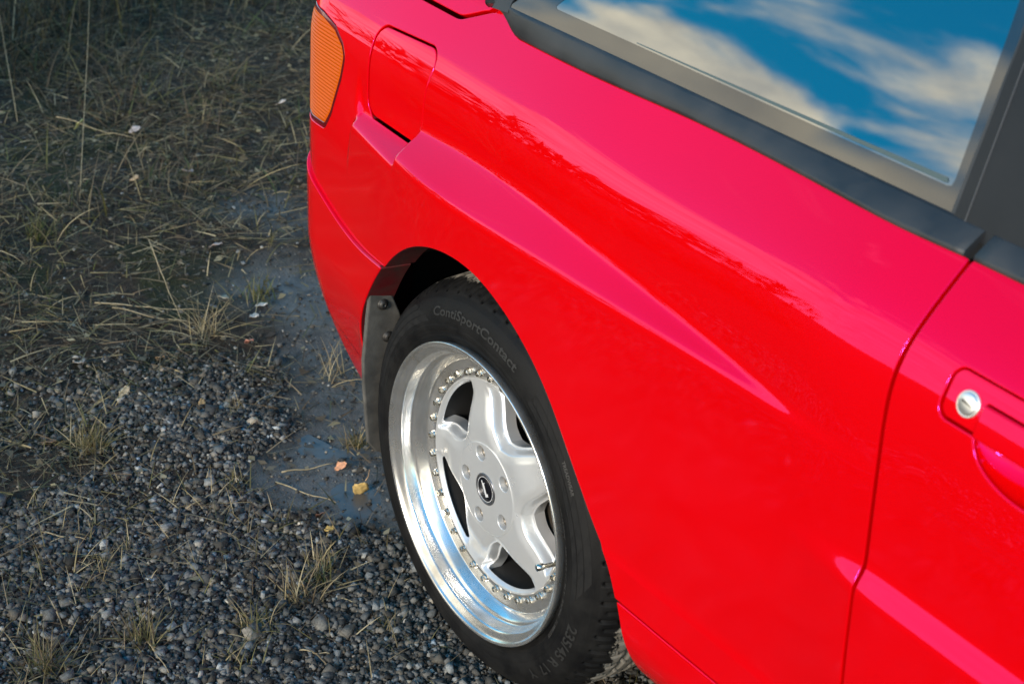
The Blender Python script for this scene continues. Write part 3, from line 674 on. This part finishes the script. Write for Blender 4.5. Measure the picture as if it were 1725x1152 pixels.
base = ramp(SOIL, t1.outputs['Fac'], [(.3, (.016, .012, .008)), (.5, (.038, .028, .019)), (.72, (.082, .062, .042))])
mudc = ramp(SOIL, t1.outputs['Fac'], [(.3, (.055, .055, .052)), (.7, (.150, .148, .138))])
mossc = ramp(SOIL, t2.outputs['Fac'], [(.3, (.012, .015, .005)), (.7, (.040, .042, .014))])
c1 = mixc(SOIL, sp_.outputs[1], base.outputs[0], mudc.outputs[0]); c2 = mixc(SOIL, sp_.outputs[2], c1, mossc.outputs[0])
l.new(c2, b.inputs['Base Color'])
rm = N(n, 'ShaderNodeMapRange', i_From_Min=.15, i_From_Max=.8, i_To_Min=.9, i_To_Max=.48); l.new(sp_.outputs[1], rm.inputs['Value']); l.new(rm.outputs[0], b.inputs['Roughness'])
ma = N(n, 'ShaderNodeMath', operation='ADD'); l.new(t1.outputs['Fac'], ma.inputs[0]); l.new(t2.outputs['Fac'], ma.inputs[1])
bs = N(n, 'ShaderNodeMapRange', i_From_Min=0., i_From_Max=1., i_To_Min=.9, i_To_Max=.85); l.new(sp_.outputs[1], bs.inputs['Value'])
bu = N(n, 'ShaderNodeBump', i_Distance=.006); l.new(bs.outputs[0], bu.inputs['Strength']); l.new(ma.outputs[0], bu.inputs['Height']); l.new(bu.outputs[0], b.inputs['Normal'])
ground = fast_mesh('ground', V, F, SOIL, None, True, tint); tag(ground, 'damp dark soil lot with mud and moss', kind='structure')
# puddle
pv = []; NP = 48
for k in range(NP):
    a = 2*math.pi*k/NP; r = 1 + .22*math.sin(2*a+1) + .13*math.sin(5*a) + .07*math.sin(9*a+2); pv.append((-.53+.25*r*math.cos(a+.5), .125+.16*r*math.sin(a+.5)))
pz = -.0150
WATER = material('muddy_water', (.085, .085, .080), .32, Specular_IOR_Level=.4); n, l, b = nodes(WATER); t1 = noise(WATER, 60, 3); bump(WATER, t1.outputs['Fac'], .25, .003)
pud = mesh_obj('puddle', [(x, y, pz) for x, y in pv], [tuple(range(NP))], WATER, None, False); tag(pud, 'shallow muddy puddle beside the rear tyre', kind='structure')

# ------------------------------------------------------------------ gravel: crushed stones, too many to count
CUBE = np.array([(x, y, z) for x in (-1, 1) for y in (-1, 1) for z in (-1, 1)], float)*.82
CUBEF = np.array([(0,1,3),(0,3,2),(4,6,7),(4,7,5),(0,4,5),(0,5,1),(2,3,7),(2,7,6),(0,2,6),(0,6,4),(1,5,7),(1,7,3)])
def rotmats(n):
    q = RNG.normal(size=(n, 4)); q /= np.linalg.norm(q, axis=1, keepdims=True); w, x, y, z = q.T
    return np.stack([np.stack([1-2*(y*y+z*z), 2*(x*y-z*w), 2*(x*z+y*w)], -1), np.stack([2*(x*y+z*w), 1-2*(x*x+z*z), 2*(y*z-x*w)], -1), np.stack([2*(x*z-y*w), 2*(y*z+x*w), 1-2*(x*x+y*y)], -1)], 1)
def in_view(x, y, z=0., pad=.06):
    vx, vy, vz = x-CP.x, y-CP.y, z-CP.z; d = vx*CD.x+vy*CD.y+vz*CD.z; u = (vx*CR.x+vy*CR.y+vz*CR.z)/d; w = (vx*CU.x+vy*CU.y+vz*CU.z)/d
    return (np.abs(u) < .30+pad) & (np.abs(w) < .20+pad)
def stones(name, n, dens, size, label, x0=-1.8, x1=.9, y0=-1.6, y1=.9, mat=None):
    x = RNG.uniform(x0, x1, n*9); y = RNG.uniform(y0, y1, n*9); g, m, v, mo = zones(x, y)
    k = (RNG.uniform(size=len(x)) < dens(x, y, g, m, v)) & in_view(x, y, 0., .24); x, y = x[k][:n], y[k][:n]; n = len(x)
    s = size*np.exp(RNG.normal(0, .40, n)); sh = RNG.uniform(.55, 1.35, (n, 3)); sh[:, 2] *= .8
    P = CUBE[None]*(1+RNG.uniform(-.45, .28, (n, 8, 3))); P = P*sh[:, None, :]; P = np.einsum('nij,nkj->nki', rotmats(n), P); P[:, :, 2] *= .85
    P = P*s[:, None, None]; P += np.stack([x, y, gz(x, y) + s*RNG.uniform(.05, .55, n)], -1)[:, None, :]
    F = (CUBEF[None] + 8*np.arange(n)[:, None, None]).reshape(-1, 3)
    base = np.clip(.085*np.exp(RNG.normal(0, .62, n)), .02, .42); warm = RNG.normal(.05, .07, n)
    c = np.stack([base*(1+warm), base*1.0, base*(.93-warm)], -1); c = np.repeat(c, 8, 0)
    o = fast_mesh(name, P.reshape(-1, 3), F, mat, None, False, c); tag(o, label, kind='stuff'); return o
STONE = material('grey_stone', (.1, .1, .1), .75, Specular_IOR_Level=.25); n, l, b = nodes(STONE); at = N(n, 'ShaderNodeAttribute', attribute_name='tint'); t1 = noise(STONE, 300, 4)
r1 = ramp(STONE, t1.outputs['Fac'], [(.25, (.55, .55, .55)), (.75, (1.3, 1.3, 1.3))]); mm = N(n, 'ShaderNodeMix', data_type='RGBA', blend_type='MULTIPLY'); mm.inputs[0].default_value = 1
l.new(at.outputs['Color'], mm.inputs[6]); l.new(r1.outputs[0], mm.inputs[7]); l.new(mm.outputs[2], b.inputs['Base Color']); bump(STONE, t1.outputs['Fac'], .3, .002)
stones('gravel', 95000, lambda x, y, g, m, v: g*(.35+.65*sst(.38,.55,fbm(x,y,5.5,41))), .0037, 'crushed grey gravel covering the lot beside the tyre', mat=STONE)
stones('grit', 30000, lambda x, y, g, m, v: .25+.5*g+.25*m, .0024, 'fine grit between the gravel stones', x0=-3.2, x1=.6, y0=-1.2, y1=1.4, mat=STONE)

# ------------------------------------------------------------------ plants
def blades(x, y, z, length, width, lean, az, curl, col, seg=4):
    """ribbons: root at (x, y, z), leaning by `lean` from upright towards az, bending further by curl"""
    n = len(x); V = np.zeros((n, seg+1, 2, 3)); px, py, pz = x.copy(), y.copy(), z.copy(); ang = lean.copy(); sx, sy = -np.sin(az), np.cos(az); tw = RNG.uniform(-.9, .9, n)
    for k in range(seg+1):
        u = k/seg; w = width*(1-u**1.6)*.5 + .00015
        ox, oy, oz = sx*np.cos(tw)*w, sy*np.cos(tw)*w, np.sin(tw)*w
        V[:, k, 0] = np.stack([px-ox, py-oy, pz-oz], -1); V[:, k, 1] = np.stack([px+ox, py+oy, pz+oz], -1)
        st = length/seg; px = px + np.sin(ang)*np.cos(az)*st; py = py + np.sin(ang)*np.sin(az)*st; pz = pz + np.cos(ang)*st; ang = ang + curl/seg
    b = (np.arange(n)*(seg+1)*2)[:, None]; k = np.arange(seg)[None]*2; a = b+k; F = np.stack([a, a+1, a+3, a+2], -1).reshape(-1, 4)
    return V.reshape(-1, 3), F, np.repeat(col, (seg+1)*2, 0)
GRASS = material('grass_blade', (.1, .1, .04), .62); n, l, b = nodes(GRASS); at = N(n, 'ShaderNodeAttribute', attribute_name='tint'); l.new(at.outputs['Color'], b.inputs['Base Color'])
tr = N(n, 'ShaderNodeBsdfTranslucent'); l.new(at.outputs['Color'], tr.inputs[0]); ms = N(n, 'ShaderNodeMixShader'); ms.inputs[0].default_value = .3; l.new(b.outputs[0], ms.inputs[1]); l.new(tr.outputs[0], ms.inputs[2]); l.new(ms.outputs[0], n['Material Output'].inputs[0])
PAL = {'dark': [(.030, .030, .014), (.045, .038, .022), (.022, .026, .012), (.075, .060, .034)], 'straw': [(.36, .28, .14), (.27, .21, .11), (.44, .36, .21), (.20, .15, .08)], 'green': [(.07, .10, .025), (.10, .12, .03), (.045, .07, .02), (.15, .14, .04)], 'olive': [(.12, .11, .035), (.18, .15, .05), (.08, .08, .03), (.25, .20, .09)], 'brown': [(.10, .07, .04), (.16, .11, .06), (.06, .045, .03), (.22, .17, .10)]}
def cols(n, mix):
    keys = list(mix); w = np.array([mix[k] for k in keys], float); w /= w.sum(); pk = RNG.choice(len(keys), n, p=w); out = np.zeros((n, 3))
    for i, k in enumerate(keys):
        m = pk == i; P = np.array(PAL[k]); out[m] = P[RNG.integers(0, len(P), m.sum())]
    return out*RNG.uniform(.7, 1.25, (n, 1))
def scatter(n, dens, x0, x1, y0, y1, view=True):
    x = RNG.uniform(x0, x1, n*9); y = RNG.uniform(y0, y1, n*9); g, m, v, mo = zones(x, y); k = RNG.uniform(size=len(x)) < dens(x, y, g, m, v, mo)
    if view: k &= in_view(x, y, 0., .26)
    return x[k][:n], y[k][:n]
def field(name, n, dens, rng, hl, wl_, leanr, curlr, mix, label, seg=4, view=True, lift=0.):
    x, y = scatter(n, dens, *rng, view=view); n = len(x); L = RNG.uniform(*hl, n)
    V, F, C = blades(x, y, gz(x, y)+lift*RNG.uniform(0, 1, n), L, RNG.uniform(*wl_, n), RNG.uniform(*leanr, n), RNG.uniform(0, 2*np.pi, n), RNG.uniform(*curlr, n), cols(n, mix), seg)
    o = fast_mesh(name, V, F, GRASS, None, False, C); tag(o, label, kind='stuff'); return o
clump = lambda x, y, sc, sd: sst(.42, .62, fbm(x, y, sc, sd))
field('grass_litter', 36000, lambda x, y, g, m, v, mo: (.30+.7*clump(x, y, 6, 77))*(1-.85*g)*(1-.93*m), (-4.6, -.45, -1.3, 2.0), (.02, .11), (.0012, .0032), (1.25, 1.62), (-.1, .3), {'straw': 2.2, 'brown': 4, 'olive': 2, 'dark': 3}, 'flattened dead grass and stalk litter over the soil', lift=.02)
field('short_grass', 10000, lambda x, y, g, m, v, mo: (.04+.9*clump(x, y, 4.5, 55)*(.25+v))*(1-g)*(1-m), (-4.6, -.6, -1.3, 2.0), (.02, .085), (.0014, .003), (.2, 1.3), (.2, 1.2), {'straw': 2, 'olive': 3, 'green': 1.4, 'brown': 2, 'dark': 3}, 'short yellow green grass growing on the verge')
field('verge_grass', 13000, lambda x, y, g, m, v, mo: v*v*(.15+.85*clump(x, y, 2.2, 91)), (-5.4, -1.7, -1.3, 2.4), (.05, .20), (.0016, .004), (.4, 1.5), (.2, 1.2), {'straw': 1, 'olive': 1.2, 'brown': 4, 'green': .7, 'dark': 5}, 'tall rough grass at the back of the verge', 5)
field('gravel_weeds', 3400, lambda x, y, g, m, v, mo: (.12+clump(x, y, 3.6, 133))*g, (-1.4, .4, -1.0, .3), (.02, .075), (.0011, .0022), (.4, 1.5), (.0, .8), {'straw': 3, 'olive': 3, 'brown': 2}, 'sparse weed blades and straw between the gravel')
field('back_grass', 7000, lambda x, y, g, m, v, mo: sst(-2.6, -3.3, x+.35*y)*(.3+.7*clump(x, y, 1.7, 61)), (-5.6, -2.5, -1.3, 2.6), (.14, .42), (.002, .0045), (.1, 1.0), (.3, 1.4), {'straw': .5, 'olive': 1.2, 'brown': 2, 'dark': 7}, 'taller dark grass behind the verge', 5)
# tall seeding grass that stands out of frame to the left and shows in the paint: each stalk carries a nodding head
x, y = scatter(300, lambda x, y, g, m, v, mo: sst(.40, .58, fbm(x, y, 1.6, 201)), -3.6, -1.9, -2.5, -1.15, view=False); nR = len(x)
L = RNG.uniform(.80, 1.40, nR); az = RNG.uniform(0, 2*np.pi, nR); lean = RNG.uniform(.02, .16, nR)
parts = [blades(x, y, gz(x, y), L, np.full(nR, .006), lean, az, np.full(nR, .12), cols(nR, {'olive': 2, 'brown': 2, 'dark': 2}), 4)]
tx = x + np.cos(az)*L*np.sin(lean+.05); ty = y + np.sin(az)*L*np.sin(lean+.05); tz = gz(x, y) + L*np.cos(lean+.05)
for k in range(5): parts.append(blades(tx, ty, tz-.02*k, RNG.uniform(.14, .30, nR), RNG.uniform(.018, .034, nR), RNG.uniform(.5, 1.0, nR), az+RNG.uniform(-.6, .6, nR), RNG.uniform(.4, 1.3, nR), cols(nR, {'brown': 2, 'dark': 1}), 4))
for k in range(3): parts.append(blades(x, y, gz(x, y), L*RNG.uniform(.5, .9, nR), np.full(nR, .009), RNG.uniform(.1, .5, nR), RNG.uniform(0, 6.28, nR), RNG.uniform(.3, 1.3, nR), cols(nR, {'olive': 2, 'brown': 2}), 4))
off = 0; VV = []; FF = []; CC = []
for a, b, c in parts: VV.append(a); FF.append(b+off); CC.append(c); off += len(a)
tag(fast_mesh('reed_grass', np.vstack(VV), np.vstack(FF), GRASS, None, False, np.vstack(CC)), 'tall seeding grass standing along the lot', kind='stuff')
def ground_at(px, py):
    d = CD*2875. + CR*(px-862.5) - CU*(py-576.); t = -CP.z/d.z; return CP.x+d.x*t, CP.y+d.y*t
def tuft(px, py, n, h, w, lean, mix, label, green=False):
    x0, y0 = ground_at(px, py); rad = .012+.02*h/.1
    x = x0 + RNG.normal(0, rad*.5, n); y = y0 + RNG.normal(0, rad*.5, n)
    V, F, C = blades(x-x0, y-y0, np.full(n, -.003), RNG.uniform(.5, 1, n)*h, RNG.uniform(.6, 1, n)*w, RNG.uniform(.05, lean, n), RNG.uniform(0, 2*np.pi, n), RNG.uniform(.1, .9, n), cols(n, mix), 5)
    o = fast_mesh('grass_tuft', V, F, GRASS, None, False, C); o.location = (x0, y0, float(gz(np.array([x0]), np.array([y0]))[0])); tag(o, label, 'grass tuft', 'separate grass tufts on the lot'); return o
TUFTS = [(150, 752, 130, .085, .0022, 1.15, {'olive': 3, 'straw': 2}, 'round yellow green tuft on gravel at far left edge of the stones'),
 (605, 738, 90, .065, .0022, .9, {'straw': 2, 'olive': 3}, 'golden tuft growing right beside the mud flap'),
 (345, 560, 60, .13, .0022, 1.45, {'straw': 5}, 'flattened pale straw tuft with long stalks left of the bumper'),
 (435, 495, 45, .085, .0032, 1.0, {'green': 4, 'olive': 2}, 'fresh green tuft near the light mud patch'),
 (395, 818, 34, .055, .0026, 1.1, {'olive': 3, 'straw': 1}, 'small tuft on gravel left of the puddle'),
 (548, 955, 60, .075, .0028, 1.3, {'straw': 3, 'olive': 1}, 'tufted dry weed on gravel just left of the tyre'),
 (505, 1010, 70, .10, .0032, 1.25, {'straw': 3, 'brown': 2}, 'broken dry weed with bent pale stalks below the puddle'),
 (430, 1065, 55, .075, .0026, 1.3, {'straw': 2, 'olive': 3}, 'spreading weed tuft in the gravel near the bottom edge'),
 (240, 1085, 110, .085, .0022, 1.4, {'olive': 4, 'brown': 2}, 'wide olive grass patch along the bottom of the gravel'),
 (80, 1130, 120, .09, .0022, 1.4, {'olive': 4, 'brown': 3}, 'dark grass clump in the bottom left corner'),
 (170, 955, 26, .06, .0022, 1.4, {'straw': 4}, 'thin pale straw sprig on gravel at the left'),
 (395, 1115, 40, .07, .0026, 1.2, {'olive': 3, 'straw': 1}, 'low yellowish weed at the bottom centre of the gravel'),
 (70, 400, 70, .10, .0026, .9, {'green': 3, 'olive': 2}, 'green tuft at the left edge among dead stalks'),
 (560, 625, 40, .11, .0022, 1.5, {'straw': 5}, 'fan of pale straw lying by the lower bumper'),
 (400, 690, 22, .06, .0024, 1.3, {'straw': 3, 'brown': 2}, 'dry forked weed between soil and gravel'),
 (655, 1060, 30, .05, .0022, 1.2, {'olive': 3, 'straw': 2}, 'small weed at the foot of the tyre'),
 (545, 985, 30, .07, .0030, 1.2, {'olive': 4, 'green': 2}, 'short curved leaf tuft by the tyre among stones')]
for a in TUFTS: tuft(*a)
# long dry stems
STEM = material('dry_stem', (.32, .25, .13), .65); t1 = noise(STEM, 90, 3); r1 = ramp(STEM, t1.outputs['Fac'], [(.3, (.22, .16, .08)), (.7, (.42, .34, .20))]); nodes(STEM)[1].new(r1.outputs[0], nodes(STEM)[2].inputs['Base Color'])
def stem(p0, p1, h0, h1, rad, label, sag=.0, upright=False):
    (xa, ya), (xb, yb) = ground_at(*p0), ground_at(*p1); P = []
    for k in range(9):
        u = k/8; x = xa+(xb-xa)*u; y = ya+(yb-ya)*u; P.append((x-xa, y-ya, float(gz(np.array([x]), np.array([y]))[0])*(1-0) + h0+(h1-h0)*u + sag*math.sin(math.pi*u) + .002*math.sin(9*u)))
    o = tube('dry_stem', P, [rad*(1-.5*k/8) for k in range(9)], STEM, None, 6); o.location = (xa, ya, 0); tag(o, label, 'stem', 'dry grass stems lying about'); return o
stem((474, 790), (562, 776), .004, .006, .0018, 'straight straw pointing at the orange leaf by the puddle')
stem((464, 806), (566, 838), .003, .004, .0016, 'brown stem lying across the mud into the puddle')
stem((160, 515), (345, 528), .02, .010, .0016, 'long pale stalk lying level, left of the flattened straw tuft')
stem((190, 530), (330, 550), .025, .012, .0014, 'second pale stalk just under the long level one')
stem((255, 465), (305, 540), .09, .01, .0014, 'leaning pale stalk above the flattened straw tuft')
stem((70, 895), (145, 912), .006, .008, .0015, 'pale straw on gravel at the left, pointing right')
stem((315, 855), (362, 835), .006, .008, .0014, 'short pale straw on gravel above centre')
stem((505, 1100), (555, 1106), .006, .008, .0014, 'short pale straw on gravel near the bottom edge')
stem((250, 1090), (285, 1140), .012, .006, .0014, 'thin straw running down through the olive grass patch')
stem((100, 255), (230, 268), .10, .06, .0014, 'level pale stalk high in the verge grass')
stem((135, 350), (165, 150), .01, .30, .0011, 'tall thin stalk standing in the verge grass')
stem((30, 210), (0, 90), .01, .28, .0012, 'leaning stalk at the upper left edge')
# fallen leaves
LEAFC = {}
def leaf_mat(c):
    if c not in LEAFC:
        m = material('dead_leaf', c, .6); t = noise(m, 120, 4); r = ramp(m, t.outputs['Fac'], [(.3, tuple(v*.6 for v in c)), (.7, tuple(min(1, v*1.25) for v in c))]); nodes(m)[1].new(r.outputs[0], nodes(m)[2].inputs['Base Color']); bump(m, t.outputs['Fac'], .3, .002); LEAFC[c] = m
    return LEAFC[c]
def leaf(px, py, L, W, c, label, rot=0., tilt=.2, stalk=False, cup=.25, h=.006):
    x0, y0 = ground_at(px, py); V = []; F = []; nu, nv = 9, 5
    for i in range(nu):
        u = i/(nu-1); wd = W*.5*math.sin(math.pi*min(1, u*.92+.06))**.75
        for j in range(nv):
            v = (j/(nv-1)-.5)*2; jag = 1+.10*math.sin(23*u+3*j)*abs(v); V.append(((u-.5)*L, v*wd*jag, cup*abs(v)*wd*.7 + .10*L*math.sin(3.2*u)*cup + .002*math.sin(11*u+4*v)))
    for i in range(nu-1):
        for j in range(nv-1): a = i*nv+j; F.append((a, a+nv, a+nv+1, a+1))
    o = mesh_obj('fallen_leaf', V, F, leaf_mat(c), None); o.location = (x0, y0, float(gz(np.array([x0]), np.array([y0]))[0])+h); o.rotation_euler = (tilt*math.sin(px), -tilt, rot); tag(o, label, 'leaf', 'fallen leaves on the lot')
    sm = o.modifiers.new('thick', 'SOLIDIFY'); sm.thickness = .0006
    if stalk: tube('leaf_stalk', [(L*.48, 0, .006), (L*.62, .004, .014), (L*.85, .002, .024)], [.0010, .0009, .0008], leaf_mat((.42, .26, .13)), o, 6)
    return o
LV = [(608, 822, .036, .030, (.52, .36, .13), 'yellow leaf with raised stalk standing at the puddle edge', .6, 1.0, True, .2, .015),
 (574, 782, .026, .020, (.62, .30, .16), 'orange leaf at the end of the straw by the puddle', .9, .5, False, .3, .008),
 (540, 866, .024, .017, (.11, .055, .035), 'dark brown leaf in the puddle', .3, .8, False, .3, .006),
 (555, 895, .018, .012, (.50, .34, .10), 'small yellow leaf below the puddle', 1.2, .2, False, .3, .008),
 (210, 661, .034, .020, (.48, .38, .24), 'pale tan leaf on dark soil above the gravel', 2.2, .5, False, .2, .008),
 (135, 612, .036, .026, (.32, .27, .22), 'grey beige curled leaf left of the tan leaf', .1, .4, False, .4, .008),
 (440, 511, .030, .018, (.55, .52, .46), 'whitish leaf on the light mud patch', .7, .3, False, .2, .006),
 (428, 531, .030, .018, (.50, .46, .40), 'light grey leaf just under the whitish one', .3, .3, False, .2, .006),
 (376, 498, .038, .022, (.36, .29, .19), 'tan leaf lying above the flattened straw tuft', .2, .2, False, .3, .008),
 (364, 426, .036, .022, (.38, .30, .26), 'pinkish grey leaf in the mid verge', .8, .4, False, .4, .008),
 (474, 194, .040, .030, (.52, .42, .34), 'pale rounded leaf close to the tail lamp', .4, .5, False, .3, .012),
 (228, 322, .038, .026, (.46, .30, .16), 'orange tan leaf in the left verge grass', .2, .4, False, .3, .012),
 (228, 230, .036, .026, (.42, .36, .33), 'pale grey leaf high in the verge', .9, .4, False, .3, .014),
 (136, 247, .036, .018, (.42, .42, .16), 'yellow green leaf on a verge stalk', 1.4, .8, False, .2, .05),
 (318, 304, .042, .028, (.38, .28, .25), 'pink brown leaf in the centre of the verge', .1, .3, False, .4, .01),
 (205, 62, .034, .024, (.34, .16, .10), 'reddish leaf hanging in the grass near the top', 1.4, 1.2, False, .2, .12),
 (85, 745, .03, .02, (.16, .09, .05), 'small brown leaf on soil by the left edge', .5, .4, False, .4, .008),
 (420, 575, .026, .018, (.50, .22, .16), 'small reddish leaf right of the flattened straw tuft', .5, .6, False, .3, .01),
 (340, 680, .030, .014, (.46, .29, .12), 'narrow orange brown leaf at the top of the gravel', 2.6, .3, False, .3, .008),
 (270, 600, .026, .018, (.44, .26, .12), 'little orange leaf above the gravel, left of centre', .4, .4, False, .3, .008)]
for a in LV:
    a = list(a)
    if a[1] < 450: a[-1] += .014
    leaf(*a)
# loose litter of leaf crumbs
x, y = scatter(2400, lambda x, y, g, m, v, mo: (.25+.5*clump(x, y, 3, 17))*(1-.8*g), -4.4, -.3, -1.2, 1.9); nL = len(x)
s = RNG.uniform(.006, .016, nL); a = RNG.uniform(0, 6.28, nL); q = np.array([(-1, 0), (-.2, -.5), (.9, -.1), (.1, .55)])
ca, sa = np.cos(a)[:, None], np.sin(a)[:, None]; PX = s[:, None]*(q[:, 0]*ca-q[:, 1]*sa); PY = s[:, None]*(q[:, 0]*sa+q[:, 1]*ca); PZ = RNG.uniform(-.35, .35, (nL, 4))*s[:, None]
V = np.stack([x[:, None]+PX, y[:, None]+PY, (gz(x, y)+.006)[:, None]+PZ], -1).reshape(-1, 3); F = np.arange(nL*4).reshape(-1, 4)
cc = np.repeat(cols(nL, {'brown': 5, 'straw': 2})*1.1, 4, 0)
tag(fast_mesh('leaf_crumbs', V, F, GRASS, None, False, cc), 'scattered crumbs of dead leaves over the soil', kind='stuff')
